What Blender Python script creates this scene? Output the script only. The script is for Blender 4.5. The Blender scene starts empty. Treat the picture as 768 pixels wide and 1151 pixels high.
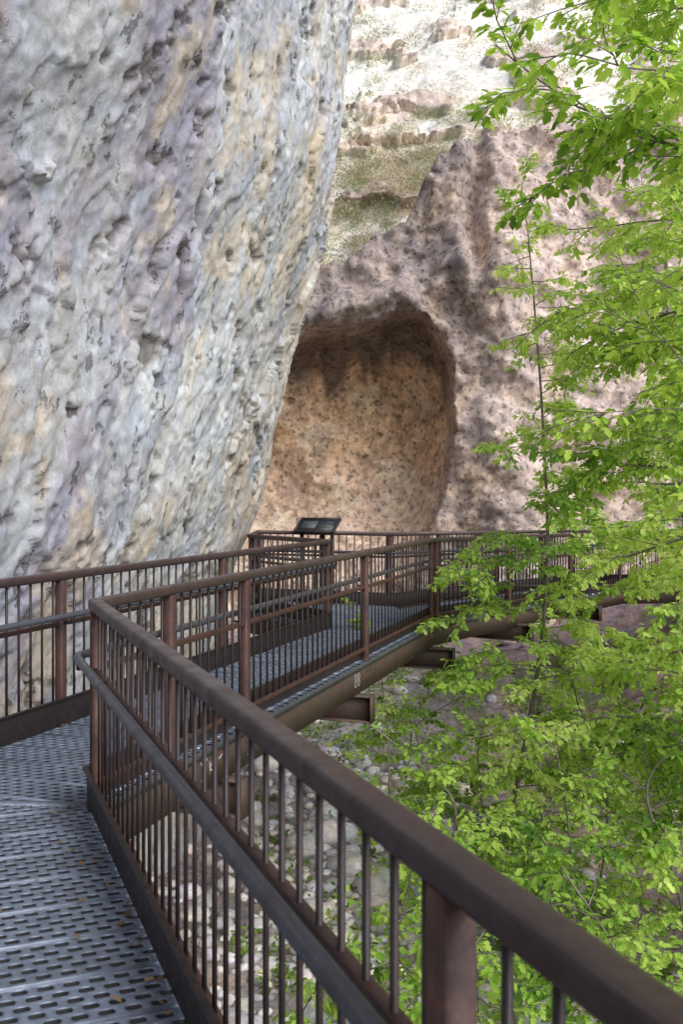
import bpy, math, numpy as np, bmesh
from mathutils import Vector
rng = np.random.default_rng(7)
S = bpy.context.scene

# ------------------------------------------------------------------ noise
def hsh(ix,iy,iz,seed):
    h=(ix.astype(np.int64)*73856093)^(iy.astype(np.int64)*19349663)^(iz.astype(np.int64)*83492791)^(seed*26544357)
    h&=0xffffffff
    h=((h^(h>>13))*1274126177)&0xffffffff
    h=((h^(h>>16))*668265263)&0xffffffff
    h^=(h>>15)
    return (h&0xfffff)/float(0xfffff)
def vnoise(p,seed=0):
    i=np.floor(p).astype(np.int64); f=p-i; f=f*f*(3-2*f)
    r=0
    for a in (0,1):
        for b in (0,1):
            for c in (0,1):
                w=(f[...,0] if a else 1-f[...,0])*(f[...,1] if b else 1-f[...,1])*(f[...,2] if c else 1-f[...,2])
                r=r+w*hsh(i[...,0]+a,i[...,1]+b,i[...,2]+c,seed)
    return r*2-1
def fbm(p,octv=4,seed=0,gain=.5):
    s=0;a=1.;t=0
    for k in range(octv):
        s=s+a*vnoise(p*(2.03**k)+k*17.3,seed+k); t+=a; a*=gain
    return s/t
def ridged(p,octv=4,seed=0,gain=.5):
    s=0;a=1.;t=0
    for k in range(octv):
        s=s+a*(1-2*np.abs(vnoise(p*(2.03**k)+k*11.7,seed+k))); t+=a; a*=gain
    return s/t
def worley(p,seed=0,facet=False):
    i=np.floor(p).astype(np.int64); best=np.full(p.shape[:-1],9.); cid=np.zeros(p.shape[:-1]); fc=np.zeros(p.shape[:-1])
    for a in (-1,0,1):
        for b in (-1,0,1):
            for c in (-1,0,1):
                X=i[...,0]+a;Y=i[...,1]+b;Z=i[...,2]+c
                dx=p[...,0]-X-hsh(X,Y,Z,seed);dy=p[...,1]-Y-hsh(X,Y,Z,seed+1);dz=p[...,2]-Z-hsh(X,Y,Z,seed+2)
                d=np.sqrt(dx*dx+dy*dy+dz*dz)
                m=d<best; best=np.where(m,d,best); cid=np.where(m,hsh(X,Y,Z,seed+5),cid)
                if facet:
                    fc=np.where(m,dx*(hsh(X,Y,Z,seed+6)*2-1)+dy*(hsh(X,Y,Z,seed+7)*2-1)+dz*(hsh(X,Y,Z,seed+8)*2-1),fc)
    return (best,cid,fc) if facet else (best,cid)
def sstep(a,b,x):
    t=np.clip((x-a)/(b-a),0,1); return t*t*(3-2*t)
def mixc(c,d,w):
    return c*(1-w[...,None])+np.array(d)*w[...,None]

# ------------------------------------------------------------------ mesh helpers
def np_mesh(name,V,F,mat,col=None,smooth=False,parent=None):
    V=np.asarray(V,dtype=np.float32).reshape(-1,3); F=np.asarray(F,dtype=np.int32)
    M,k=F.shape
    me=bpy.data.meshes.new(name)
    me.vertices.add(len(V)); me.vertices.foreach_set('co',V.ravel())
    me.loops.add(M*k); me.loops.foreach_set('vertex_index',F.ravel())
    me.polygons.add(M); me.polygons.foreach_set('loop_start',np.arange(0,M*k,k,dtype=np.int32))
    if smooth: me.polygons.foreach_set('use_smooth',np.ones(M,dtype=bool))
    me.update(calc_edges=True)
    if col is not None:
        ca=me.color_attributes.new('Col','FLOAT_COLOR','POINT')
        c=np.ones((len(V),4),dtype=np.float32); c[:,:3]=np.asarray(col).reshape(-1,3)
        ca.data.foreach_set('color',c.ravel())
    me.materials.append(mat)
    ob=bpy.data.objects.new(name,me); S.collection.objects.link(ob)
    if parent: ob.parent=parent
    return ob
def grid_faces(nu,nv):
    a=np.arange(nu-1)[:,None]*nv+np.arange(nv-1)[None,:]
    return np.stack([a,a+nv,a+nv+1,a+1],-1).reshape(-1,4)
def empty(name):
    e=bpy.data.objects.new(name,None); S.collection.objects.link(e); return e

class MB:
    def __init__(s): s.V=[];s.F=[];s.n=0
    def add(s,V,F):
        V=np.asarray(V,float).reshape(-1,3); s.V.append(V); s.F.append(np.asarray(F,int)+s.n); s.n+=len(V)
    def build(s,name,mat,parent=None,smooth=False,col=None):
        return np_mesh(name,np.concatenate(s.V),np.concatenate(s.F),mat,col,smooth,parent)

def rrect(w,h,c=.006,dz=0):
    w/=2;h/=2
    pts=[]
    for sx,sy,a0 in ((1,1,0),(-1,1,90),(-1,-1,180),(1,-1,270)):
        for t in (0,45,90):
            a=math.radians(a0+t); pts.append((sx*(w-c)+c*math.cos(a),sy*(h-c)+c*math.sin(a)+dz))
    return pts
def circ(r,n=12,dz=0):
    return [(r*math.cos(2*math.pi*i/n),r*math.sin(2*math.pi*i/n)+dz) for i in range(n)]
def path_normals(P):
    P=np.asarray(P,float); d=P[1:,:2]-P[:-1,:2]; d/=np.linalg.norm(d,axis=1)[:,None]
    n=np.stack([d[:,1],-d[:,0]],1)
    m=[n[0]]
    for i in range(len(n)-1):
        b=n[i]+n[i+1]; m.append(b/(1+n[i]@n[i+1]))
    m.append(n[-1]); return np.array(m)
def offset(P,a):
    P=np.asarray(P,float).copy(); m=path_normals(P); P[:,:2]+=m*a; return P
def sweep(mb,P,sec,z=0):
    P=np.asarray(P,float); m=path_normals(P); k=len(sec); V=[]
    for p,n in zip(P,m):
        for a,b in sec: V.append((p[0]+n[0]*a,p[1]+n[1]*a,p[2]+b+z))
    F=[]
    for i in range(len(P)-1):
        for j in range(k):
            q=(j+1)%k; F.append((i*k+j,i*k+q,(i+1)*k+q,(i+1)*k+j))
    for e in (0,len(P)-1):
        c=np.mean([V[e*k+j] for j in range(k)],axis=0); V.append(tuple(c)); ci=len(V)-1
        for j in range(0,k,2):
            F.append((ci,e*k+j,e*k+(j+1)%k,e*k+(j+2)%k))
    mb.add(V,F)
BOXF=[(0,1,2,3),(7,6,5,4),(0,4,5,1),(1,5,6,2),(2,6,7,3),(3,7,4,0)]
def vbar(mb,x,y,z0,z1,w,d,dirx,diry,c=0):
    nx,ny=diry,-dirx; V=[]
    for z in (z0,z1):
        for a,b in ((1,1),(-1,1),(-1,-1),(1,-1)):
            V.append((x+dirx*a*w/2+nx*b*d/2,y+diry*a*w/2+ny*b*d/2,z))
    mb.add(V,BOXF)
def vpost(mb,x,y,z0,z1,w,d,dirx,diry,c=.007):
    nx,ny=diry,-dirx; V=[]; sec=[]
    for a,b in ((1,1),(-1,1),(-1,-1),(1,-1)):
        q=[(a*(w/2),b*(d/2-c)),(a*(w/2-c),b*(d/2))]
        if a*b<0: q=q[::-1]
        sec+=q
    for z in (z0,z1):
        for a,b in sec: V.append((x+dirx*a+nx*b,y+diry*a+ny*b,z))
    F=[(j,(j+1)%8,8+(j+1)%8,8+j) for j in range(8)]+[(8,9,10,11),(8,11,12,15),(12,13,14,15)]
    mb.add(V,F)
def hbox(mb,p,q,w,h):
    p=np.array(p,float);q=np.array(q,float); d=q-p; d/=np.linalg.norm(d); s=np.cross(d,(0,0,1))
    if np.linalg.norm(s)<1e-3: s=np.array((1.,0,0))
    s/=np.linalg.norm(s); u=np.cross(s,d); V=[]
    for e in (p,q):
        for a,b in ((1,1),(-1,1),(-1,-1),(1,-1)): V.append(e+s*a*w/2+u*b*h/2)
    mb.add(V,BOXF)

# ------------------------------------------------------------------ materials
def newmat(name):
    m=bpy.data.materials.new(name); m.use_nodes=True; nt=m.node_tree
    for n in list(nt.nodes): nt.nodes.remove(n)
    o=nt.nodes.new('ShaderNodeOutputMaterial')
    return m,nt,o
def N(nt,t,**kw):
    n=nt.nodes.new(t)
    for k,v in kw.items(): setattr(n,k,v)
    return n
def mixcol(nt,fac,a,b,mode='MIX'):
    n=nt.nodes.new('ShaderNodeMix'); n.data_type='RGBA'; n.blend_type=mode
    for s,v in ((0,fac),(6,a),(7,b)):
        if hasattr(v,'links'): nt.links.new(v,n.inputs[s])
        else: n.inputs[s].default_value=v if s==0 else (*v,1)
    return n.outputs[2]
def ramp(nt,src,stops):
    r=nt.nodes.new('ShaderNodeValToRGB'); e=r.color_ramp.elements
    while len(e)<len(stops): e.new(.5)
    for el,(p,c) in zip(e,stops):
        el.position=p; el.color=(c,c,c,1) if not hasattr(c,'__len__') else (*c,1)
    nt.links.new(src,r.inputs[0]); return r.outputs[0]

def rock_mat(name,rot=(0,0,0),scl=(1,1,1),fine=6,pit=9,pitd=.5,bump=.6,bdist=.06,var=(.55,1.35),crack=.6,warm=(1.12,1.0,.84),cool=(.92,.98,1.1),spots=0.,cell=.16,sps=1.7,spt=(.345,.40)):
    m,nt,o=newmat(name); L=nt.links
    tc=N(nt,'ShaderNodeTexCoord'); mp=N(nt,'ShaderNodeMapping')
    mp.inputs['Rotation'].default_value=rot; mp.inputs['Scale'].default_value=scl
    L.new(tc.outputs['Object'],mp.inputs[0])
    at=N(nt,'ShaderNodeAttribute',attribute_name='Col')
    n1=N(nt,'ShaderNodeTexNoise'); n1.inputs['Scale'].default_value=fine; n1.inputs['Detail'].default_value=12; n1.inputs['Roughness'].default_value=.78
    n2=N(nt,'ShaderNodeTexNoise'); n2.inputs['Scale'].default_value=fine*.35; n2.inputs['Detail'].default_value=6; n2.inputs['Distortion'].default_value=1.0
    v1=N(nt,'ShaderNodeTexVoronoi'); v1.inputs['Scale'].default_value=pit
    v2=N(nt,'ShaderNodeTexVoronoi',feature='DISTANCE_TO_EDGE'); v2.inputs['Scale'].default_value=fine*.55
    ds=N(nt,'ShaderNodeVectorMath',operation='MULTIPLY_ADD'); ds.inputs[1].default_value=(.35,.35,.35)
    L.new(mp.outputs[0],n1.inputs['Vector']);L.new(mp.outputs[0],n2.inputs['Vector'])
    L.new(n1.outputs['Color'],ds.inputs[0]); L.new(mp.outputs[0],ds.inputs[2])
    L.new(ds.outputs[0],v1.inputs['Vector']);L.new(ds.outputs[0],v2.inputs['Vector'])
    c=mixcol(nt,1.,at.outputs['Color'],ramp(nt,n1.outputs['Fac'],[(.32,var[0]),(.68,var[1])]),'MULTIPLY')
    c=mixcol(nt,1.,c,ramp(nt,n2.outputs['Fac'],[(.32,cool),(.68,warm)]),'MULTIPLY')
    pr=ramp(nt,v1.outputs['Distance'],[(.08,1.-pitd),(.34,1.)])
    c=mixcol(nt,1.,c,pr,'MULTIPLY')
    cr=ramp(nt,v2.outputs['Distance'],[(0.,.55),(.05,1.)])
    c=mixcol(nt,crack,c,cr,'MULTIPLY')
    hgt=pr
    if spots>0:
        n3=N(nt,'ShaderNodeTexNoise'); n3.inputs['Scale'].default_value=fine*sps; n3.inputs['Detail'].default_value=5; n3.inputs['Roughness'].default_value=.6
        L.new(mp.outputs[0],n3.inputs['Vector'])
        sr=ramp(nt,n3.outputs['Fac'],[(spt[0],.25),(spt[1],1.)])
        c=mixcol(nt,spots,c,sr,'MULTIPLY'); hgt=mixcol(nt,1.,pr,sr,'MULTIPLY')
    sp=N(nt,'ShaderNodeSeparateColor'); L.new(v1.outputs['Color'],sp.inputs[0])
    c=mixcol(nt,1.,c,ramp(nt,sp.outputs[0],[(0.,1-cell),(1.,1+cell)]),'MULTIPLY')
    b=N(nt,'ShaderNodeBsdfPrincipled'); b.inputs['Roughness'].default_value=.92
    b.inputs['Specular IOR Level'].default_value=.1
    L.new(c,b.inputs['Base Color'])
    ma=N(nt,'ShaderNodeMath',operation='MULTIPLY_ADD'); ma.inputs[1].default_value=.5
    L.new(hgt,ma.inputs[0]); L.new(n1.outputs['Fac'],ma.inputs[2])
    mb_=N(nt,'ShaderNodeMath',operation='MULTIPLY_ADD'); mb_.inputs[1].default_value=.35*crack
    L.new(cr,mb_.inputs[0]); L.new(ma.outputs[0],mb_.inputs[2])
    bp=N(nt,'ShaderNodeBump'); bp.inputs['Strength'].default_value=bump; bp.inputs['Distance'].default_value=bdist
    L.new(mb_.outputs[0],bp.inputs['Height']); L.new(bp.outputs[0],b.inputs['Normal'])
    L.new(b.outputs[0],o.inputs[0]); return m

def metal_mat(name,c1,c2,rough=.45,metal=.3,scale=14,thr=(.45,.65),bump=.15,spec=.5):
    m,nt,o=newmat(name); L=nt.links
    tc=N(nt,'ShaderNodeTexCoord')
    n1=N(nt,'ShaderNodeTexNoise'); n1.inputs['Scale'].default_value=scale; n1.inputs['Detail'].default_value=8; n1.inputs['Roughness'].default_value=.65
    L.new(tc.outputs['Object'],n1.inputs['Vector'])
    n2=N(nt,'ShaderNodeTexNoise'); n2.inputs['Scale'].default_value=scale*9; n2.inputs['Detail'].default_value=3
    L.new(tc.outputs['Object'],n2.inputs['Vector'])
    f=ramp(nt,n1.outputs['Fac'],[(thr[0],0.),(thr[1],1.)])
    c=mixcol(nt,f,c1,c2)
    c=mixcol(nt,1.,c,ramp(nt,n2.outputs['Fac'],[(.3,.78),(.7,1.2)]),'MULTIPLY')
    b=N(nt,'ShaderNodeBsdfPrincipled'); b.inputs['Metallic'].default_value=metal
    b.inputs['Specular IOR Level'].default_value=spec
    L.new(c,b.inputs['Base Color'])
    L.new(ramp(nt,n1.outputs['Fac'],[(.3,rough-.1),(.7,rough+.2)]),b.inputs['Roughness'])
    bp=N(nt,'ShaderNodeBump'); bp.inputs['Strength'].default_value=bump; bp.inputs['Distance'].default_value=.004
    L.new(n2.outputs['Fac'],bp.inputs['Height']); L.new(bp.outputs[0],b.inputs['Normal'])
    L.new(b.outputs[0],o.inputs[0]); return m

def leaf_mat(name,tr=.45):
    m,nt,o=newmat(name); L=nt.links
    at=N(nt,'ShaderNodeAttribute',attribute_name='Col')
    b=N(nt,'ShaderNodeBsdfDiffuse')
    t=N(nt,'ShaderNodeBsdfTranslucent')
    L.new(at.outputs['Color'],b.inputs['Color'])
    tcx=mixcol(nt,1.,at.outputs['Color'],(1.2,1.2,.8),'MULTIPLY'); L.new(tcx,t.inputs[0])
    mx=N(nt,'ShaderNodeMixShader'); mx.inputs[0].default_value=tr
    L.new(b.outputs[0],mx.inputs[1]); L.new(t.outputs[0],mx.inputs[2]); L.new(mx.outputs[0],o.inputs[0]); return m

M_cliff=rock_mat('cliff_rock',rot=(0,math.radians(-14),0),scl=(1,1,.62),fine=6,pit=7,pitd=.05,bump=.8,bdist=.05,var=(.66,1.28),crack=.14,warm=(1.06,1.0,.9),cool=(.95,.98,1.05),spots=.75,cell=.07,sps=.9,spt=(.345,.39))
M_back=rock_mat('conglomerate_rock',fine=3.5,pit=5.0,pitd=.45,bump=.9,bdist=.14,var=(.6,1.35),crack=.3,warm=(1.06,1.,.9),cool=(.97,.96,.98),spots=.6)
M_hill=rock_mat('dry_hillside_soil',fine=2.6,pit=3.6,pitd=.2,bump=.7,bdist=.15,var=(.74,1.14),crack=.05,warm=(1.02,1.,.96),cool=(.99,.99,.98),spots=.45,cell=.08)
M_ground=rock_mat('canyon_soil',fine=5,pit=8,pitd=.3,bump=.8,bdist=.06)
M_stone=rock_mat('river_stone',fine=8,pit=14,pitd=.15,bump=.3,bdist=.02,var=(.75,1.25))
M_top=metal_mat('brown_painted_steel',(.082,.052,.051),(.062,.038,.036),rough=.36,metal=.15,scale=5,spec=.55)
M_dark=metal_mat('dark_steel',(.034,.025,.026),(.052,.032,.027),rough=.45,metal=.2)
M_rust=metal_mat('rusted_steel',(.085,.036,.027),(.045,.026,.024),rough=.55,metal=.15,scale=7)
M_beam=metal_mat('weathered_beam_steel',(.085,.048,.036),(.062,.048,.040),rough=.6,metal=.15,scale=4)
M_pipe=metal_mat('handrail_pipe_steel',(.11,.115,.14),(.085,.08,.09),rough=.34,metal=.4,scale=6)
M_grate=metal_mat('galvanised_grating',(.25,.295,.38),(.15,.17,.215),rough=.45,metal=.35,scale=2.5,thr=(.38,.68))
M_hole=metal_mat('shaded_grating_flange',(.045,.045,.05),(.03,.028,.03),rough=.7,metal=.2)  # near-black colour paints the shade inside the grating holes
M_paint=metal_mat('scratched_marks',(.45,.43,.40),(.3,.28,.25),rough=.7,metal=0)
M_panel=metal_mat('sign_panel_dark',(.02,.022,.025),(.035,.035,.04),rough=.35,metal=0)
M_panel2=metal_mat('sign_panel_print',(.10,.11,.11),(.05,.06,.055),rough=.5,metal=0,scale=30)
M_bark=metal_mat('bark',(.24,.21,.18),(.13,.11,.09),rough=.85,metal=0,scale=18,bump=.8,spec=.1)
M_leaf=leaf_mat('leaves',.5)
M_shrub=leaf_mat('dry_shrub_leaves',.25)

# ------------------------------------------------------------------ cliff (left)
def catmull(P,n):
    P=np.array(P,float); P=np.vstack([2*P[0]-P[1],P,2*P[-1]-P[-2]]); out=[]
    for i in range(1,len(P)-2):
        t=np.linspace(0,1,n,endpoint=False)[:,None]
        a,b,c,d=P[i-1],P[i],P[i+1],P[i+2]
        out.append(.5*((2*b)+(-a+c)*t+(2*a-5*b+4*c-d)*t**2+(-a+3*b-3*c+d)*t**3))
    out.append(P[-2][None]); return np.vstack(out)
cp=catmull([(-6.5,-8),(-4.7,-1),(-3.9,4),(-3.35,7),(-2.75,10),(-2.15,12.5),(-1.70,14.4),(-2.1,16.3),(-4.4,18.2),(-8,19.5),(-18,21)],200)
dl=np.r_[0,np.cumsum(np.linalg.norm(np.diff(cp,axis=0),axis=1))]
sa=dl[np.argmin(np.abs(cp[:,1]-3.5))]; sb=dl[np.argmin(np.abs(cp[:,1]-17.3))]
s=np.r_[np.arange(0,sa,.2),np.arange(sa,sb,.030),np.arange(sb,dl[-1],.2)]
cx=np.interp(s,dl,cp[:,0]); cy=np.interp(s,dl,cp[:,1])
tx=np.gradient(cx,s); ty=np.gradient(cy,s); tl=np.hypot(tx,ty); nx=ty/tl; ny=-tx/tl
z=np.r_[np.arange(-5.5,-1.6,.12),np.arange(-1.6,9.8,.030),np.arange(9.8,19,.2)]
prof=np.interp(z,[-5.5,-2,.5,1.35,2.55,3.8,4.7,5.6,6.4,7.1,9.1,13,19],[-.3,-.35,0,.36,.60,.86,1.14,1.40,1.54,1.60,1.90,2.2,1.8])
prof=np.convolve(np.pad(prof,15,mode='edge'),np.ones(31)/31,'valid')
X=cx[:,None]+prof[None,:]; Y=np.repeat(cy[:,None],len(z),1); Z=np.repeat(z[None,:],len(s),0)
P=np.stack([X,Y,Z],-1)
ca,sn=math.cos(.32),math.sin(.32)
Q=np.stack([P[...,0],P[...,1]*ca-P[...,2]*sn,P[...,2]*ca+P[...,1]*sn],-1)
big=fbm(Q*np.array([.4,.4,.2]),3,3)*.20
med=fbm(Q*np.array([1.3,1.3,.55]),6,11,.6)
rg1=ridged(Q*np.array([1.6,1.6,.6])+3,5,15,.55)
rg2=ridged(Q*np.array([5,5,2.2])+9,4,25,.6)
wv=np.stack([fbm(Q*1.7,4,5,.6),fbm(Q*1.7,4,6,.6),fbm(Q*1.7,4,8,.6)],-1)
w0,c0,f0=worley(Q*np.array([.75,.75,.35])+wv*.35,301,True)
w1,c1,f1=worley(Q*np.array([2.2,2.2,.95])+wv*.45,31,True)
w2,c2,f2=worley(Q*np.array([6,6,3.0])+wv*.9,41,True)
sml=fbm(Q*np.array([11,11,8]),4,51,.65)
pitm=sstep(.62,.68,fbm(P*np.array([4.2,4.2,3.2]),5,61,.62)*.5+.5)
Yc=np.interp(Z,[-2,1,3.5,6,9],[9.4,9.7,10.3,9.4,7.4])+.4*fbm(P*.8,5,71,.6)
dst=Yc-Y
crease=.36*sstep(-.10,.18,dst)*np.exp(-np.clip(dst-.3,0,9)*.30)-.10*np.exp(-(dst+.1)**2/.02)
Yc2=np.interp(Z,[-2,3,9],[12.6,12.9,11.6])+.35*fbm(P*.9,4,72); d2_=Yc2-Y
crease+=.09*sstep(-.1,.2,d2_)*np.exp(-np.clip(d2_-.2,0,9)*.8)
disp=big+.045*med+.028*rg1+.017*rg2+.08*f0+.030*f1+.018*f2+.012*(c1-.5)+.006*(c2-.5)+.022*sml-.06*pitm+crease
uc=9.75+.05*np.sin(Z*9); crk=np.exp(-((Y-uc)**2)/.0022)*sstep(3.55,3.7,Z)*sstep(4.7,4.5,Z)
disp-=.22*crk
fade=1-.75*sstep(13.2,14.6,Y)*sstep(2.,.6,Z)
disp=disp*fade
P[...,0]+=nx[:,None]*disp; P[...,1]+=ny[:,None]*disp; P[...,2]+=-.25*disp
R_=P*np.array([1,1,.62])
col=np.zeros(P.shape)+np.array([.49,.51,.55])
a=fbm(R_*.8,6,81,.65)*.5+.5
col=mixc(col,(.63,.655,.675),sstep(.46,.60,a)*.85)
b_=fbm(R_*1.1+9,6,91,.68)*.5+.5
col=mixc(col,(.35,.365,.415),sstep(.50,.61,b_)*.7)
pur=sstep(-.1,.5,dst)*sstep(.42,.55,fbm(R_*.55+3,6,95,.65)*.5+.5)
col=mixc(col,(.33,.31,.385),pur*.8)
t_=fbm(R_*1.5+19,6,97,.68)*.5+.5
col=mixc(col,(.58,.50,.39),sstep(.545,.62,t_)*.65)
col=mixc(col,(.60,.50,.39),sstep(3.,.2,Z)*sstep(9,11,Y)*sstep(.42,.62,fbm(P*.9,5,98,.6)*.5+.5)*.7)
edge=sstep(12,14.5,Y)*sstep(.46,.58,fbm(P*1.6,5,99,.6)*.5+.5)
col=mixc(col,(.58,.49,.38),edge*.55)
col=mixc(col,(.17,.145,.14),pitm*.7)
col*=(1+.14*np.clip(rg1,-1,1))[...,None]
col=mixc(col,(.05,.04,.04),crk)
np_mesh('cliff_face',P,grid_faces(len(s),len(z)),M_cliff,col)

# ------------------------------------------------------------------ back canyon wall with alcove
x=np.r_[np.arange(-30,-5,.35),np.arange(-5,10,.06),np.arange(10,45,.35)]
z=np.r_[np.arange(-5,-2,.15),np.arange(-2,13.5,.06),np.arange(13.5,26,.14),np.arange(26,60,.3)]
X,Z=np.meshgrid(x,z,indexing='ij')
p3=np.stack([X,np.zeros_like(X),Z],-1)
warp=fbm(p3*.45,3,101)
ztS=np.interp(X,[-30,-3,-.5,.6,1.8,2.7,3.3,3.7,5,8,12,45],[8,7.0,7.6,8.3,9.2,10.2,10.9,11.2,11.4,11.8,13,14])
ztop=ztS+.9*fbm(p3*np.array([1.3,1,.05]),5,102,.6)
Yb=25.5+.7*warp+np.interp(Z,[-5,0,7,14],[-.8,0,.3,1.2])
Yb-=np.exp(-((X-4.3)/1.2)**2)*.7*sstep(12,8,Z)
Yb+=.5*np.exp(-((X-3.45-.35*fbm(p3*.9,4,107))/.22)**2)*sstep(6.6,8.,Z)
Yb-=.75*sstep(3.5,2.9,X)*sstep(1.0,2.6,X)*sstep(6.4,8,Z)
above=np.clip(Z-ztop,0,None)
hillm=sstep(0,.12,above)
jr=.16*fbm(p3*1.6,4,103)
xr=np.interp(Z,[-1,.6,2,3.5,4.6,5.4,6.1,6.8],[1.9,2.25,2.72,2.92,2.88,2.70,2.35,1.8])+jr
zr=np.interp(X,[-4,-1.6,-.6,.2,1.0,1.5,2.1,2.6,2.9],[5.2,5.6,5.9,5.9,6.15,6.4,6.35,5.9,5.1])+jr*1.6
fx=np.clip((xr-X)/1.7,0,1); fz=np.clip((zr-Z)/1.9,0,1); fb=np.clip((Z+.6)/1.8,0,1)
depth=2.5*np.sqrt(1-(1-fx)**2)*np.sqrt(1-(1-fz)**2)*(.25+.75*fb)
Yb+=depth
dr=np.minimum(xr-X,zr-Z)
Yb-=.75*np.exp(-(((zr-Z)+.35)/.45)**2)*sstep(-.5,.5,xr-X)
inn=sstep(-.02,.15,dr)
q3=np.stack([X,Yb*.6,Z],-1)
w1,c1=worley(q3*1.9,111); w2,c2=worley(q3*np.array([4.5,4.5,5]),121)
rough_=fbm(q3*1.4,5,131)
lump=(1-sstep(0,.3,above))*(1-inn)
Yb+= -.28*rough_-(.12+.16*lump)*(1-w1)-.12*(c2-.5)*np.clip(1.2-w2,0,1)-.35*fbm(q3*.5,2,133)-.30*lump*fbm(q3*.9+3,3,137)
# receding hillside behind the rock rim: its own surface, a plane rising away with gullies and outcrops
hb=Z-np.interp(X,[-6,3,10],[7.2,8.6,9.4])
Yh=29.0+hb*1.38+.9*fbm(p3*np.array([.35,1,.25])+5,4,163,.5)+.16*fbm(p3*1.8,5,164,.6)
outc=sstep(.585,.635,fbm(p3*np.array([.35,1,.6])+2,5,169,.55)*.5+.5)
Yh-=outc*(.7+.35*fbm(p3*1.8,4,171)+.2*c1)
Yb=Yb*(1-hillm)+np.maximum(Yh,Yb+.6)*hillm
P=np.stack([X,Yb,Z],-1)
col=np.zeros(P.shape)+np.array([.56,.46,.42])
n=fbm(q3*.8,5,141,.6)*.5+.5
col=mixc(col,(.46,.39,.40),sstep(.45,.65,n)*.8)
col=mixc(col,(.72,.57,.44),sstep(.5,.7,fbm(q3*1.1+7,5,143,.6)*.5+.5)*.7)
col=mixc(col,(.74,.62,.58),sstep(3.2,4.2,X)*.75)
ins=np.zeros(P.shape)+np.array([.88,.63,.43])
ins=mixc(ins,(.84,.66,.55),sstep(3.2,1.4,Z)*.9)
ins=mixc(ins,(.56,.42,.34),sstep(.50,.66,fbm(q3*1.5,5,145,.6)*.5+.5)*.5)
ins=mixc(ins,(.93,.82,.66),sstep(.53,.7,fbm(q3*1.2+3,4,147)*.5+.5)*.6)
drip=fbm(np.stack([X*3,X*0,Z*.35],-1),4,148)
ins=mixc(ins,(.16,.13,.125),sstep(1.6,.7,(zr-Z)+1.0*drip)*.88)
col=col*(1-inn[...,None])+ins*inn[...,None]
st=sstep(.34,.60,fbm(np.stack([X*2.2,X*0,Z*.28],-1),5,149,.6)*.5+.5)*sstep(3.4,1.8,np.abs(X-1.0))*sstep(5.0,6.2,Z)*(1-sstep(-.3,.5,above))*(1-inn)
col=mixc(col,(.25,.24,.26),st*.75)
hc=np.zeros(P.shape)+np.array([.88,.77,.66])  # slope colours raised so the albedo carries extra sunlight and haze
hc=mixc(hc,(.80,.60,.51),sstep(.47,.60,fbm(p3*.45,5,151,.6)*.5+.5)*.65)
hc=mixc(hc,(.95,.91,.84),sstep(.48,.62,fbm(p3*.5+5,5,153,.6)*.5+.5)*.8)
hc=mixc(hc,(.52,.50,.34),sstep(.53,.60,fbm(p3*1.9,5,155,.65)*.5+.5)*.6)
hc=mixc(hc,(.95,.92,.85),sstep(14,22,Z)*.75)
hc=mixc(hc,(.62,.47,.40),outc*.7)
col=col*(1-hillm[...,None])+hc*hillm[...,None]
cw=np.where(above>.1,.95+.10*c2,.88+.24*c2); col*=cw[...,None]
F=grid_faces(len(x),len(z))
wo=np_mesh('canyon_wall',P,F,M_back,np.clip(col,0,.95)); wo.data.materials.append(M_hill)
wo.data.polygons.foreach_set('material_index',(above.ravel()[F].min(1)>.12).astype(np.int32))
WALL=(x,z,P,above)

# ------------------------------------------------------------------ ground
def zg(x,y):
    p=np.stack([x,y,x*0],-1)
    return (-3.3+.28*fbm(p*.4,3,201)+.10*fbm(p*2,3,203)+1.5*sstep(16,24,y)+2.6*sstep(3.2,11,x)+.5*sstep(-1.5,-3.5,x))
g=np.sinh(np.linspace(-1,1,420)*5.2)/np.sinh(5.2)*180
gx=g+2; gy=g+13
X,Y=np.meshgrid(gx,gy,indexing='ij'); Z=zg(X,Y); P=np.stack([X,Y,Z],-1)
col=np.zeros(P.shape)+np.array([.33,.25,.26])
col=mixc(col,(.46,.37,.34),sstep(.47,.65,fbm(P*.9,4,211)*.5+.5)*.7)
bed=np.exp(-((X-.2)/1.6)**2)
col=mixc(col,(.58,.57,.57),bed*.75)
col=mixc(col,(.12,.17,.06),sstep(.5,.62,fbm(P*1.3+4,4,213)*.5+.5)*.6*(1-.6*bed))
np_mesh('ground',P,grid_faces(len(gx),len(gy)),M_ground,col)

bm=bmesh.new(); bmesh.ops.create_icosphere(bm,subdivisions=2,radius=1); ico=np.array([v.co[:] for v in bm.verts]); icf=np.array([[v.index for v in f.verts] for f in bm.faces]); bm.free()
mb=MB(); cols=[]
for i in range(1300):
    if i<1050: px=rng.normal(-.1,1.1); py=rng.uniform(8.5,18)
    else: px=rng.uniform(-2,8); py=rng.uniform(6,24)
    r=min(.28,.05*math.exp(abs(rng.normal(0,.7))))
    o=rng.uniform(0,99,3); V=ico*(1+.30*fbm(ico*1.2+o,3,5))[:,None]*np.array([1,rng.uniform(.6,1),rng.uniform(.4,.75)])*r
    th=rng.uniform(0,6.28); R=np.array([[math.cos(th),-math.sin(th),0],[math.sin(th),math.cos(th),0],[0,0,1]])
    V=V@R.T; zz=float(zg(np.array([px]),np.array([py]))[0]); V+=np.array([px,py,zz+r*.15])
    mb.add(V,icf); c=(np.array([.84,.84,.86]) if px<1.3 else np.array([.5,.48,.48]))*rng.uniform(.55,1.1)*np.array([1,rng.uniform(.92,1),rng.uniform(.86,1.02)])
    cols.append(np.tile(c,(len(V),1)))
mb.build('river_rocks',M_stone,smooth=True,col=np.concatenate(cols))

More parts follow.
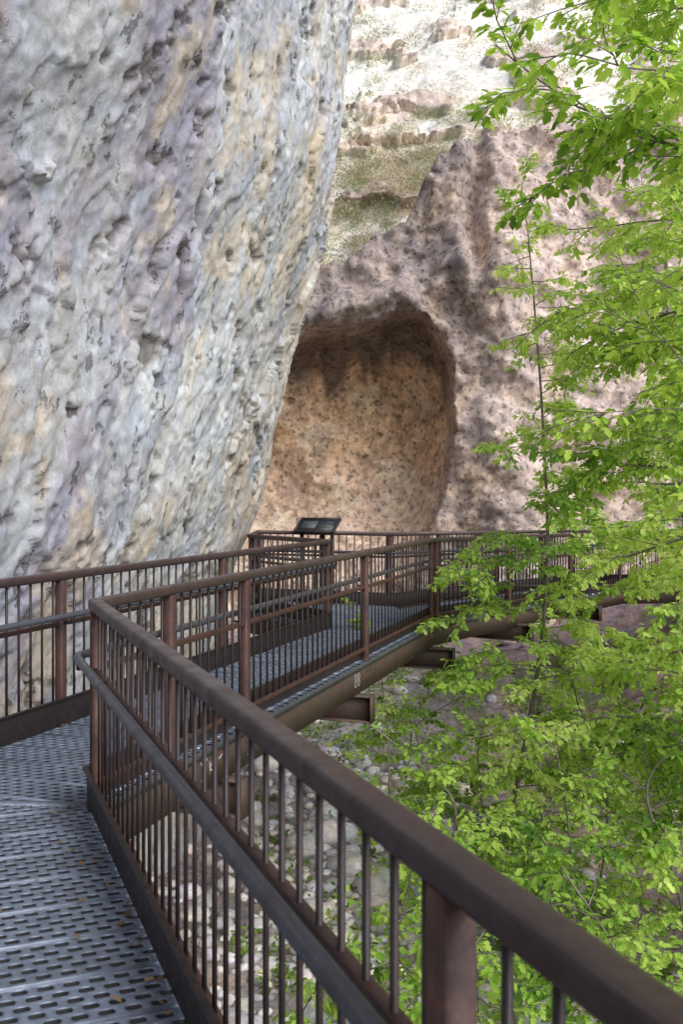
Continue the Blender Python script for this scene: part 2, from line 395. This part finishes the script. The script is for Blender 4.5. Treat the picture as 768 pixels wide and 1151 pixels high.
# ------------------------------------------------------------------ catwalk
R0=(1.39,-1.5,0);R1=(-1.33,5.36,0);R2=(1.17,12.9,0);R3=(5.4,19.2,-.15);R4=(14,20.5,-.25)
L0=(.08,-1.5,0);L1=(-2.68,5.44,0);L2=(-.16,12.5,0);L3=(-1.30,14.1,0);B0=(-1.32,15.7,0);B1=(.75,14.9,0);S3=(4.6,20.2,-.15);S4=(14,21.75,-.25)
cat=empty('steel_catwalk')
def cell_template(pw,ph,hw,hh):
    out=[(-pw/2,-ph/2),(0,-ph/2),(pw/2,-ph/2),(pw/2,0),(pw/2,ph/2),(0,ph/2),(-pw/2,ph/2),(-pw/2,0)]
    inn=[(-hw*.36,-hh/2),(0,-hh/2),(hw*.36,-hh/2),(hw/2,0),(hw*.36,hh/2),(0,hh/2),(-hw*.36,hh/2),(-hw/2,0)]
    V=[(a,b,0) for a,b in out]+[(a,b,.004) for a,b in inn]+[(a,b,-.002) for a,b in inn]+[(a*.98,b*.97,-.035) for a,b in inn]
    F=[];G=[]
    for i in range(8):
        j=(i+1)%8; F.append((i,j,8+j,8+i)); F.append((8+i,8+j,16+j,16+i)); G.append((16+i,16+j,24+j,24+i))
    return np.array(V),np.array(F),np.array(G)
PW_,PH_=.085,.058
CT,CF,CG=cell_template(PW_,PH_,.062,.040)
def inside(poly,px,py):
    pos=np.ones(px.shape,bool); neg=np.ones(px.shape,bool); n=len(poly)
    for i in range(n):
        a=poly[i];b=poly[(i+1)%n]; cr=(b[0]-a[0])*(py-a[1])-(b[1]-a[1])*(px-a[0])
        pos&=cr>-.008; neg&=cr<.008
    return pos|neg
def deck(name,poly,d,zfun=lambda x,y:0*x):
    d=np.array(d,float); d/=np.linalg.norm(d); n=np.array([d[1],-d[0]])
    o=np.array(poly[0][:2],float); pts=np.array([p[:2] for p in poly])-o
    t0,t1=(pts@d).min(),(pts@d).max(); w0,w1=(pts@n).min(),(pts@n).max()
    pl=PH_*5+.030; mb=MB(); mh=MB(); C=[]
    t=t0+.02; strips=[]
    while t<t1:
        for rrow in range(5):
            tt=t+PH_/2+rrow*PH_; off=PW_/2 if rrow%2 else 0
            for w in np.arange(w0+.03+off,w1,PW_): C.append((tt,w))
        strips.append(t-.015); t+=pl
    C=np.array(C); XY=o+C[:,:1]*d+C[:,1:]*n
    m=inside(poly,XY[:,0],XY[:,1]); XY=XY[m]
    zz=zfun(XY[:,0],XY[:,1])
    V=np.zeros((len(XY),len(CT),3))
    V[...,:2]=XY[:,None,:]+CT[None,:,:1]*n+CT[None,:,1:2]*d
    V[...,2]=CT[None,:,2]+zz[:,None]
    off_=(np.arange(len(XY))*len(CT))[:,None,None]
    mb.add(V.reshape(-1,3),(CF[None]+off_).reshape(-1,4))
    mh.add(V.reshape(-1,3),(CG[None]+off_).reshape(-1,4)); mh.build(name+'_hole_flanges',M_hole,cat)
    for t in strips:
        ws=np.arange(w0,w1,.02); q=o+t*d+ws[:,None]*n; mm=inside(poly,q[:,0],q[:,1])
        if mm.sum()>2:
            a=q[mm][0];b=q[mm][-1]; za=zfun(a[0],a[1]); zb=zfun(b[0],b[1])
            for e in (-.0125,.0125):
                hbox(mb,(a[0]+d[0]*e,a[1]+d[1]*e,za-.021),(b[0]+d[0]*e,b[1]+d[1]*e,zb-.021),.005,.047)
    return mb.build(name,M_grate,cat)
d1=np.array(R1[:2])-np.array(R0[:2]); d2=np.array(R2[:2])-np.array(R1[:2]); d3=np.array(R3[:2])-np.array(R2[:2])
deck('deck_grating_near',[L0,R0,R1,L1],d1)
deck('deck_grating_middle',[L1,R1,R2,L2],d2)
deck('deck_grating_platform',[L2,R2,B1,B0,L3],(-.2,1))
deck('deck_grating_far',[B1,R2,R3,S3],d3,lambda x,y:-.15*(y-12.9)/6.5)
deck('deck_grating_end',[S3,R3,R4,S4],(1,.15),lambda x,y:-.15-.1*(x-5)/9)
mb=MB(); hbox(mb,(R1[0],R1[1],-.006),(L1[0],L1[1],-.006),.07,.022); hbox(mb,(R2[0],R2[1],-.006),(L2[0],L2[1],-.006),.06,.022); mb.build('deck_joint_strips',M_grate,cat)
mb=MB()
def channel(path,zt,dep=.27,fl=.06,sgn=1):
    P0=np.array(path,float)
    sweep(mb,offset(P0,sgn*.030),[(.005,0),(-.005,0),(-.005,-dep),(.005,-dep)],zt)
    for zz in (zt-.008,zt-dep+.008):
        sweep(mb,offset(P0,sgn*(.030-.007-fl/2)),[(fl/2,.007),(-fl/2,.007),(-fl/2,-.007),(fl/2,-.007)],zz)
RP=[R0,R1,R2,R3,R4]; LP=[L0,L1,L2,L3,B0,B1,S3,S4]
channel(RP,-.012); channel(LP,-.012,sgn=-1)
mb.build('edge_stringers',M_beam,cat)
mb=MB(); sweep(mb,offset(RP,.040),[(.004,.028),(-.004,.028),(-.004,-.028),(.004,-.028)],-.03); sweep(mb,offset(LP,-.040),[(.004,.028),(-.004,.028),(-.004,-.028),(.004,-.028)],-.03)
mb.build('edge_clip_angles',M_pipe,cat)
mb=MB()
def ibeam(p,q,zt,h=.26,w=.14):
    for zz,t in ((zt-.008,.016),(zt-h+.008,.016)): hbox(mb,(*p,zz),(*q,zz),w,t)
    hbox(mb,(*p,zt-h/2),(*q,zt-h/2),.012,h-.034)
    v=np.array(q)-np.array(p); v/=np.linalg.norm(v); e=np.array(q)+v*.006
    hbox(mb,(*(e-v*.004),zt-h/2),(*(e+v*.004),zt-h/2),w+.01,h+.01)
def cross(base,dirv,ext_r,ext_l):
    dv=np.array(dirv,float); dv/=np.linalg.norm(dv); n_=np.array([dv[1],-dv[0]]); b=np.array(base,float)
    ibeam(b-n_*ext_l,b+n_*ext_r,-.285)
u2=d2/np.linalg.norm(d2); n2=np.array([u2[1],-u2[0]])
def onseg(Yv): t=(Yv-5.36)/(12.9-5.36); return np.array(R1[:2])+t*d2
for yv,er in ((6.9,.16),(9.75,.18),(12.75,.32)): cross(onseg(yv),d2,er,2.2)
for yv in (1.5,4.2):
    t=(yv+1.5)/6.86; cross(np.array(R0[:2])+t*d1,d1,.2,2.6)
for t in (.35,.75): cross(np.array(R2[:2])+t*d3,d3,.25,2.4)
mb.build('cross_beams',M_beam,cat)
mbp=MB()
def onface(dist,zz,off=.0375):
    p=np.array(R1[:2])+u2*dist+n2*off; return (p[0],p[1],zz)
strokes=[((1.20,-.08),(1.27,-.20)),((1.29,-.07),(1.20,-.21)),((1.33,-.10),(1.33,-.19)),((1.33,-.15),(1.40,-.09)),((1.33,-.15),(1.41,-.2)),((1.47,-.12),(1.52,-.10))]
for a,b in strokes: hbox(mbp,onface(*a),onface(*b),.003,.010)
for k in range(2):
    c0=4.55+k*.10
    for j,zz in enumerate((-.11,-.175)):
        pts=[(c0+.03*math.cos(a),zz+.03*math.sin(a)) for a in np.linspace(0,2*math.pi,9)]
        for a,b in zip(pts[:-1],pts[1:]): hbox(mbp,onface(*a),onface(*b),.003,.008)
mbp.build('scratched_graffiti',M_paint,cat)
mb=MB()
for yv in (6.16,7.25,10.1,12.85):
    b0=(yv-5.36)/7.54*np.linalg.norm(d2)
    for zz in (-.10,-.2):
        for dd_ in (-.06,.06):
            p=onface(b0+dd_,zz,.042); vpost(mb,p[0],p[1],zz-.011,zz+.011,.024,.012,u2[0],u2[1],.004)
mb.build('bolts',M_dark,cat)

def railing(name,path,inward,postd,h=1.08):
    e=empty(name); P0=np.array(path,float)
    mt=MB(); sweep(mt,P0,rrect(.068,.060,.013),h); mt.build('top_rail',M_top,e)
    mr=MB(); sweep(mr,P0,rrect(.034,.034,.004),.735); sweep(mr,P0,rrect(.04,.034,.004),.115)
    seg=P0[1:]-P0[:-1]; sl=np.linalg.norm(seg[:,:2],axis=1); cum=np.r_[0,np.cumsum(sl)]
    def at(dd):
        i=min(len(sl)-1,int(np.searchsorted(cum,dd,side='right')-1)); i=max(i,0); t=(dd-cum[i])/sl[i]; return P0[i]+seg[i]*t,seg[i][:2]/sl[i]
    mpk=MB(); dd=.06
    while dd<cum[-1]:
        if np.min(np.abs(np.array(postd)-dd))>.05:
            p,d=at(dd); vbar(mpk,p[0],p[1],p[2]+.10,p[2]+h-.02,.013,.013,d[0],d[1])
        dd+=.128
    mpk.build('pickets',M_dark,e)
    for q in postd:
        p,d=at(min(max(q,0.03),cum[-1]-.03)); vpost(mr,p[0],p[1],p[2]-.010,p[2]+h-.03,.07,.06,d[0],d[1])
        vbar(mr,p[0],p[1],p[2]+.004,p[2]+.014,.12,.10,d[0],d[1])
    mr.build('posts_and_mid_rails',M_rust,e)
    mtoe=MB(); sweep(mtoe,offset(P0,inward*.036),rrect(.010,.19,.003),.105)
    sweep(mtoe,offset(P0,inward*.048),rrect(.030,.008,.002),.200)
    mtoe.build('toe_plate',M_dark,e)
    Ph=offset(P0,inward*.095); Pd=[Ph[0]]
    for i in range(1,len(Ph)-1):
        a=Ph[i-1]-Ph[i]; b=Ph[i+1]-Ph[i]; a/=np.linalg.norm(a); b/=np.linalg.norm(b)
        A=Ph[i]+a*.07; B=Ph[i]+b*.07
        for t in np.linspace(0,1,6): Pd.append((1-t)**2*A+2*t*(1-t)*Ph[i]+t*t*B)
    Pd.append(Ph[-1]); mh=MB(); sweep(mh,np.array(Pd),circ(.023,14),.80)
    mh.build('handrail_pipe',M_pipe,e,smooth=True)
    mbk=MB()
    for q in postd:
        p,d=at(min(max(q,.12),cum[-1]-.05)); n_=np.array([d[1],-d[0]])*inward
        hbox(mbk,(p[0]+n_[0]*.02,p[1]+n_[1]*.02,p[2]+.745),(p[0]+n_[0]*.095,p[1]+n_[1]*.095,p[2]+.745),.014,.014)
        hbox(mbk,(p[0]+n_[0]*.095,p[1]+n_[1]*.095-.001,p[2]+.74),(p[0]+n_[0]*.095,p[1]+n_[1]*.095,p[2]+.79),.014,.014)
    mbk.build('handrail_brackets',M_dark,e)
    return e
l1=np.linalg.norm(d1); l2=np.linalg.norm(d2); l3=np.linalg.norm(d3)
def dR1(Yv): return (Yv+1.5)/6.86*l1
def dR2(Yv): return l1+(Yv-5.36)/7.54*l2
pr=[.03,dR1(1.57),l1-.05,dR2(6.16),dR2(7.25),dR2(10.1),dR2(12.85)]+[l1+l2+q for q in (.12,2.4,4.9,7.5)]+[l1+l2+l3+q for q in (2.5,5,7.5)]
railing('metal_railing',RP,-1,pr)
A=np.array([p[:2] for p in LP]); sl=np.linalg.norm(np.diff(A,axis=0),axis=1); cm=np.r_[0,np.cumsum(sl)]
def dL(Yv): return cm[1]+(Yv-5.44)/(12.5-5.44)*sl[1]
pl=[.03,3,cm[1]-.04,dL(7.23),dL(9.69),cm[2]-.04,cm[3]-.04,cm[4]+.02,cm[4]+1.1,cm[5]-.03,cm[5]+1.4,cm[5]+3.4,cm[5]+5.3,cm[6]+.1,cm[6]+2.5,cm[6]+5]
railing('metal_railing',LP,1,pl)

sg=empty('interpretive_sign')
mb=MB(); c=np.array([-.37,15.20,1.20]); ax=np.array([.94,-.34,0.]); ax/=np.linalg.norm(ax); up=np.array([.34,.94,.0]); up=up/np.linalg.norm(up)*.86+np.array([0,0,.50]); up/=np.linalg.norm(up)
nn=np.cross(ax,up)
def slab(mb,c,w,h,t):
    V=[]
    for k in (-t/2,t/2):
        for a,b in ((1,1),(-1,1),(-1,-1),(1,-1)): V.append(c+ax*a*w/2+up*b*h/2+nn*k)
    mb.add(V,BOXF)
slab(mb,c,.60,.34,.02); mb.build('panel',M_panel,sg)
mb=MB(); sgn=1 if nn[2]>0 else -1
slab(mb,c+nn*sgn*.013-ax*.13,.24,.2,.003); slab(mb,c+nn*sgn*.013+ax*.15+up*.06,.2,.03,.003); slab(mb,c+nn*sgn*.013+ax*.15-up*.03,.2,.08,.003)
mb.build('panel_print',M_panel2,sg)
mb=MB()
for sx in (-1,1):
    slab(mb,c+ax*sx*.315,.035,.40,.035)
    slab(mb,c+up*sx*.185,.60,.03,.035)
    q=c+ax*sx*.25; hbox(mb,(q[0],q[1],.0),(q[0]+.001,q[1],1.17),.05,.05)
mb.build('frame_and_legs',M_dark,sg)

# ------------------------------------------------------------------ trees
LT=np.array([(0,0,0),(.28,.30,.05),(.40,.17,.03),(.66,.26,.02),(1,0,-.10),(.66,-.26,.02),(.40,-.17,.03),(.28,-.30,.05)])
LF=np.array([(0,4,3,2,1),(0,7,6,5,4)])
def nrm(v): return v/(np.linalg.norm(v)+1e-9)
class Tree:
    def __init__(s,seed): s.mb=MB(); s.rg=np.random.default_rng(seed); s.LO=[];s.LD=[];s.LN=[];s.LS=[]
    def tube(s,P,r0,r1,k=6):
        P=np.array(P); n=len(P); V=[]
        for i,p in enumerate(P):
            d=nrm(P[min(i+1,n-1)]-P[max(i-1,0)]); a=nrm(np.cross(d,(0.3,.9,.1))); b=np.cross(d,a); r=r0+(r1-r0)*i/(n-1)
            for j in range(k):
                t=2*math.pi*j/k; V.append(p+r*(math.cos(t)*a+math.sin(t)*b))
        F=[(i*k+j,i*k+(j+1)%k,(i+1)*k+(j+1)%k,(i+1)*k+j) for i in range(n-1) for j in range(k)]
        s.mb.add(V,F)
    def line(s,p,d,L,n,wob=.12,sag=0.):
        P=[np.array(p,float)]; d=nrm(np.array(d,float))
        for i in range(n):
            d=nrm(d+s.rg.normal(0,wob,3)+np.array([0,0,-sag/n])); P.append(P[-1]+d*L/n)
        return np.array(P)
    def leaves(s,P,step,size,dens=1.):
        L=np.linalg.norm(np.diff(P,axis=0),axis=1); c=np.r_[0,np.cumsum(L)]
        for t in np.arange(.15*c[-1],c[-1]+.001,step):
            i=min(len(L)-1,max(0,np.searchsorted(c,t)-1)); f=(t-c[i])/L[i]; p=P[i]+(P[i+1]-P[i])*f; d=nrm(P[i+1]-P[i])
            sd=nrm(np.cross(d,(0,0,1)))
            for sg_ in (-1,1):
                if s.rg.random()>dens: continue
                for q in range(2):
                    dd=nrm(d*s.rg.uniform(.1,.9)+sd*sg_*s.rg.uniform(.4,1)+np.array([0,0,s.rg.uniform(-.8,.15)])+s.rg.normal(0,.2,3))
                    nn=np.array([0,-.3,1.])+s.rg.normal(0,.45,3); nn=nrm(nn-dd*(nn@dd))
                    s.LO.append(p+dd*s.rg.uniform(.01,.05)*size/.08); s.LD.append(dd); s.LN.append(nn); s.LS.append(size*s.rg.uniform(.55,1.25))
    def limb(s,p,d,L,r,size,sag=.15,tw=.22,dens=1.,start=.2):
        P=s.line(p,d,L,9,.10,sag); s.tube(P,r,r*.25,6)
        sgn=1; t=L*start
        while t<L:
            i=min(8,int(t/L*9)); f=t/L*9-i; q=P[i]+(P[i+1]-P[i])*f; dv=nrm(P[i+1]-P[i]); sd=nrm(np.cross(dv,(0,0,1)))
            l2=(L*.42*(1-.55*t/L)+.12)*s.rg.uniform(.6,1.15)
            d2=nrm(dv*.75+sd*sgn*s.rg.uniform(.5,1.1)+np.array([0,0,s.rg.uniform(-.2,.35)]))
            P2=s.line(q,d2,l2,5,.13,.3); s.tube(P2,r*.3,.0025,4); s.leaves(P2,.058*size/.08,size,dens)
            if l2>.3:
                for k in range(int(l2/.15)):
                    j=s.rg.integers(1,5); d3=nrm(nrm(P2[j]-P2[j-1])+s.rg.normal(0,.6,3)*np.array([1,1,.45]))
                    P3=s.line(P2[j],d3,l2*s.rg.uniform(.3,.55),3,.12,.3); s.tube(P3,.004,.002,4); s.leaves(P3,.055*size/.08,size,dens)
            sgn=-sgn; t+=tw*s.rg.uniform(.6,1.4)
        s.leaves(P[5:],.07,size,dens)
    def build(s,name,base=(.47,.65,.14),yel=(.68,.80,.25),dark=(.22,.39,.08),fn=.9):
        tr=empty(name); s.mb.build('trunk_and_branches',M_bark,tr,smooth=True)
        O=np.array(s.LO);D=np.array(s.LD);Nn=np.array(s.LN);Z=np.array(s.LS); Sd=np.cross(Nn,D)
        V=O[:,None]+Z[:,None,None]*(LT[None,:,:1]*D[:,None]+LT[None,:,1:2]*Sd[:,None]+LT[None,:,2:]*Nn[:,None])
        F=(LF[None]+(np.arange(len(O))*8)[:,None,None]).reshape(-1,5)
        a=np.clip(fbm(O*fn,3,int(s.rg.integers(999)))*.9+.55+s.rg.normal(0,.22,len(O)),0,1)
        c=np.zeros((len(O),3))+np.array(base); c=mixc(c,yel,sstep(.4,1,a)); c=mixc(c,dark,sstep(.35,0,a))
        np_mesh('foliage',V.reshape(-1,3),F,M_leaf,np.repeat(c,8,0),parent=tr)
        print(name,len(O))
def polyat(P,t):
    P=np.array(P,float); L=np.linalg.norm(np.diff(P,axis=0),axis=1); c=np.r_[0,np.cumsum(L)]/L.sum()
    return np.array([np.interp(t,c,P[:,k]) for k in range(3)])
def std_tree(name,seed,trunk,r,n,t0,lmin,lmax,az0,azs,size,dens=1,tw=.22,elev=(.0,.5),top=.45,extra=(),**bk):
    T=Tree(seed); tp=catmull(trunk,6); T.tube(tp,r,r*.25,8)
    for i in range(n):
        t=t0+(1-t0)*(i+.5)/n; p=polyat(tp,t); az=math.radians(az0+azs*(T.rg.random()*2-1))
        L=(lmin+(lmax-lmin)*T.rg.random())*(1-(1-top)*max(0,(t-.6)/.4)); el=T.rg.uniform(*elev)
        T.limb(p,(math.cos(az),math.sin(az),el),L,max(.007,r*.32*(1-.6*t)),size,sag=.35,tw=tw,dens=dens)
    for t,d,L in extra: T.limb(polyat(tp,t),d,L,.010,size,sag=.2,tw=tw,dens=dens,start=.3)
    T.limb(tp[-1],nrm(tp[-1]-tp[-2]),.9,.01,size)
    T.build(name,**bk); return T
std_tree('maple_tree',1,[(1.95,12.6,-3.2),(2.2,12.5,-2),(2.45,12.4,-.5),(2.55,12.3,.9),(2.5,12.3,2.4),(2.42,12.3,3.6),(2.3,12.3,5.0)],.034,46,.14,.7,1.5,0,180,.088,.92,elev=(-.1,.5),top=.35,
  extra=[(.36,(-1,-.35,.15),1.35),(.42,(-1,-.5,.1),1.4),(.46,(-1,-.4,.05),1.35),(.50,(-1,-.6,.2),1.3),(.33,(-1,-.5,.1),1.3)])
std_tree('maple_tree',2,[(4.8,10.6,-2.6),(4.6,10.5,0),(4.4,10.5,3),(4.2,10.5,5.2),(4.1,10.5,7.2)],.10,54,.06,1.1,2.4,180,90,.090,.9,tw=.2,elev=(-.15,.5),top=.8)
std_tree('maple_tree',3,[(5.6,15.5,-2.2),(5.4,15.5,1),(5.2,15.7,4),(5.1,15.7,6.0)],.09,28,.08,1.0,2.2,180,130,.112,.8)
std_tree('maple_tree',4,[(7.5,18,-1.6),(7.4,18,2),(7.4,18,6),(7.3,18,9)],.1,24,.1,1.4,2.4,180,150,.14,.75)
T=Tree(9); tp=catmull([(3.6,5.6,-3),(3.5,5.6,0),(3.3,5.5,3),(3.2,5.4,5.5)],6); T.tube(tp,.13,.05,10)
def L2f(p,q,r,size,**k):
    p=np.array(p,float);q=np.array(q,float); T.limb(p,(q-p)+np.array([0,0,.1]),np.linalg.norm(q-p),r,size,**k)
L2f((3.3,5.5,3.2),(.85,5.3,4.3),.018,.09,sag=.05,tw=.26,start=.25,dens=.65)
L2f((3.25,5.5,3.6),(.35,4.9,4.15),.018,.09,sag=.1,tw=.34,start=.5,dens=.5)
L2f((3.25,5.4,3.6),(1.2,4.7,3.8),.016,.09,sag=.1,tw=.26,start=.3,dens=.7)
L2f((3.25,5.4,3.9),(1.3,5.6,4.3),.016,.09,sag=.1,tw=.26,start=.3,dens=.7)
L2f((3.25,5.4,3.2),(1.95,5.5,3.5),.016,.09,sag=.1,tw=.28,start=.3,dens=.6)
L2f((3.3,5.5,1.2),(1.15,6.2,2.85),.012,.075,sag=.1,tw=.34,start=.35,dens=.45)
L2f((3.4,5.5,1.0),(1.75,4.9,1.6),.012,.08,sag=.1,tw=.34,start=.4,dens=.5)
L2f((3.4,5.6,1.6),(1.9,6.0,3.1),.012,.08,sag=.1,tw=.34,start=.4,dens=.5)
T.build('overhanging_maple_tree',base=(.34,.53,.08),yel=(.54,.71,.14),dark=(.13,.26,.06))
def sapling(name,seed,x0,y0,h,n,lm,size=.08,dens=.9):
    zb=float(zg(np.array([x0]),np.array([y0]))[0])-.1
    r=np.random.default_rng(seed); tr=[(x0,y0,zb),(x0+r.normal(0,.1),y0,zb+h*.4),(x0+r.normal(0,.15),y0+.1,zb+h*.75),(x0+r.normal(0,.2),y0,zb+h)]
    std_tree(name,seed,tr,.022,n,.08,lm*.5,lm,0,180,size,dens,elev=(.1,.7),base=(.30,.49,.08),yel=(.49,.66,.15),dark=(.10,.21,.04),fn=1.3)
for sd,a in ((21,(.95,10.2,2.5,20,.9)),(22,(.75,12.2,2.9,14,.8)),(23,(1.0,7.4,1.9,24,.95)),(24,(2.1,7.6,2.0,24,1.05)),(25,(2.3,10.0,2.3,22,1.1)),
  (26,(3.5,9.8,2.8,26,1.2)),(27,(.35,8.6,1.6,20,.85)),(28,(3.0,14.5,2.8,16,1.1)),(29,(1.7,12.0,1.8,16,.9)),(30,(3.1,12.2,2.6,18,1.1)),(31,(.2,6.6,1.5,18,.8)),(33,(1.3,16.5,1.8,12,.9)),(34,(1.2,14.2,2.2,14,.9)),(35,(-.5,8.2,1.0,12,.6))):
    sapling('sapling',sd,*a)
O=[];D=[];C=[];Sz=[]; r=np.random.default_rng(55)
for i in range(560):
    xx=r.uniform(-1.2,7); yy=r.uniform(5.5,22)
    if r.random()<.55*math.exp(-((xx-.0)/.8)**2): continue
    zz=float(zg(np.array([xx]),np.array([yy]))[0]); k=int(r.integers(20,60)); R=r.uniform(.12,.45)
    v=r.normal(0,1,(k,3)); v[:,2]=np.abs(v[:,2]); v/=np.linalg.norm(v,axis=1)[:,None]
    O.append(np.array([xx,yy,zz])+v*R*r.uniform(.2,1,(k,1))*np.array([1,1,.7])); D.append(v*np.array([1,1,.3])+r.normal(0,.3,(k,3))); Sz.append(r.uniform(.05,.10,k))
    C.append(np.tile(np.array([.24,.38,.08])*r.uniform(.5,1.3),(k,1))*r.uniform(.75,1.2,(k,1)))
O=np.concatenate(O);D=np.concatenate(D);D/=np.linalg.norm(D,axis=1)[:,None];C=np.concatenate(C);Sz=np.concatenate(Sz)
U=np.array([0,0,1.])+r.normal(0,.4,D.shape); Sd=np.cross(U,D); Sd/=np.linalg.norm(Sd,axis=1)[:,None]; Nn=np.cross(D,Sd)
V=O[:,None]+Sz[:,None,None]*(LT[None,:,:1]*D[:,None]+LT[None,:,1:2]*Sd[:,None]+LT[None,:,2:]*Nn[:,None])
np_mesh('undergrowth',V.reshape(-1,3),(LF[None]+(np.arange(len(O))*8)[:,None,None]).reshape(-1,5),M_leaf,np.repeat(C,8,0))
r=np.random.default_rng(77); O=[];D=[]
for i in range(70):
    t=r.uniform(.35,1.0); w_=abs(r.normal(0,.12))+.06 if r.random()<.6 else r.uniform(.06,1.15)
    p=np.array(R0[:2])+t*d1; n1_=np.array([d1[1],-d1[0]])/l1; q=p-n1_*w_; O.append((q[0],q[1],.012)); a=r.uniform(0,6.28); D.append((math.cos(a),math.sin(a),.0))
O=np.array(O);D=np.array(D);Nn=np.tile([0,0,1.],(len(O),1))+r.normal(0,.15,D.shape); Sd=np.cross(Nn,D); Sz=r.uniform(.025,.055,len(O))
V=O[:,None]+Sz[:,None,None]*(LT[None,:,:1]*D[:,None]+LT[None,:,1:2]*Sd[:,None]+(LT[None,:,2:]+.1)*np.array([0,0,1.]))
C=np.array([.30,.19,.09])*r.uniform(.5,1.4,(len(O),1))
np_mesh('fallen_leaves',V.reshape(-1,3),(LF[None]+(np.arange(len(O))*8)[:,None,None]).reshape(-1,5),M_shrub,np.repeat(C,8,0))

# dry shrubs on hillside
x_,z_,PW,AB=WALL; O=[];D=[];C=[];Sz=[]
r=np.random.default_rng(5); n=0
while n<640:
    q_=r.random()
    if q_<.45: xx=r.uniform(-1.2,4.5); zz=r.uniform(7.8,14)
    elif q_<.7: xx=r.uniform(-1.2,9); zz=r.uniform(10,17)
    else: xx=r.uniform(-3,16); zz=r.uniform(9,30)
    i=np.searchsorted(x_,xx); j=np.searchsorted(z_,zz); p=PW[i,j]
    if AB[i,j]<.15: continue
    R=r.uniform(.18,.55)*(1+.02*(p[1]-26)); k=130; v=r.normal(0,1,(k,3)); v/=np.linalg.norm(v,axis=1)[:,None]; v[:,2]=np.abs(v[:,2])*.9
    O.append(p+v*R*r.uniform(.2,1,(k,1))); D.append(v+r.normal(0,.3,(k,3))); Sz.append(np.full(k,R*.20))
    c=np.array([.30,.34,.18])*r.uniform(.6,1.3) if r.random()<.5 else np.array([.62,.52,.40])*r.uniform(.65,1.15); C.append(np.tile(c,(k,1))*r.uniform(.75,1.2,(k,1))); n+=1
O=np.concatenate(O);D=np.concatenate(D);D/=np.linalg.norm(D,axis=1)[:,None];C=np.clip(np.concatenate(C),0,.9);Sz=np.concatenate(Sz)
Sd=np.cross(D,r.normal(0,1,D.shape)); Sd/=np.linalg.norm(Sd,axis=1)[:,None]; Nn=np.cross(D,Sd)
V=O[:,None]+Sz[:,None,None]*(LT[None,:,:1]*D[:,None]+LT[None,:,1:2]*.35*Sd[:,None]+LT[None,:,2:]*Nn[:,None])
np_mesh('hillside_shrubs',V.reshape(-1,3),(LF[None]+(np.arange(len(O))*8)[:,None,None]).reshape(-1,5),M_shrub,np.repeat(C,8,0))

# ------------------------------------------------------------------ light, sky, camera
w=bpy.data.worlds.new("World"); S.world=w; w.use_nodes=True; nt=w.node_tree
bg=nt.nodes['Background']; sky=nt.nodes.new('ShaderNodeTexSky'); sky.sky_type='NISHITA'; sky.sun_disc=False
sunpos=np.array([.74,-.78,.86]); sunpos/=np.linalg.norm(sunpos)
sky.sun_elevation=math.asin(sunpos[2]); sky.sun_rotation=math.atan2(sunpos[0],sunpos[1])
nt.links.new(sky.outputs[0],bg.inputs[0]); bg.inputs[1].default_value=.15
sl_=bpy.data.lights.new('sun','SUN'); sl_.energy=4.2; sl_.angle=math.radians(55); sl_.color=(1,.97,.94)
so=bpy.data.objects.new('sun',sl_); S.collection.objects.link(so); so.rotation_euler=Vector(-sunpos).to_track_quat('-Z','Y').to_euler()
cam=bpy.data.cameras.new('camera'); co=bpy.data.objects.new('camera',cam); S.collection.objects.link(co); S.camera=co
co.location=(0,0,1.67); co.rotation_euler=(math.radians(90),0,0)
cam.sensor_fit='VERTICAL'; cam.sensor_height=36; cam.sensor_width=24; cam.lens=35; cam.shift_y=-19.5/1151
cam.clip_end=1000; cam.clip_start=.05
cam.dof.use_dof=True; cam.dof.focus_distance=9; cam.dof.aperture_fstop=5.6
S.view_settings.view_transform='Standard'; S.view_settings.look='None'; S.view_settings.exposure=0
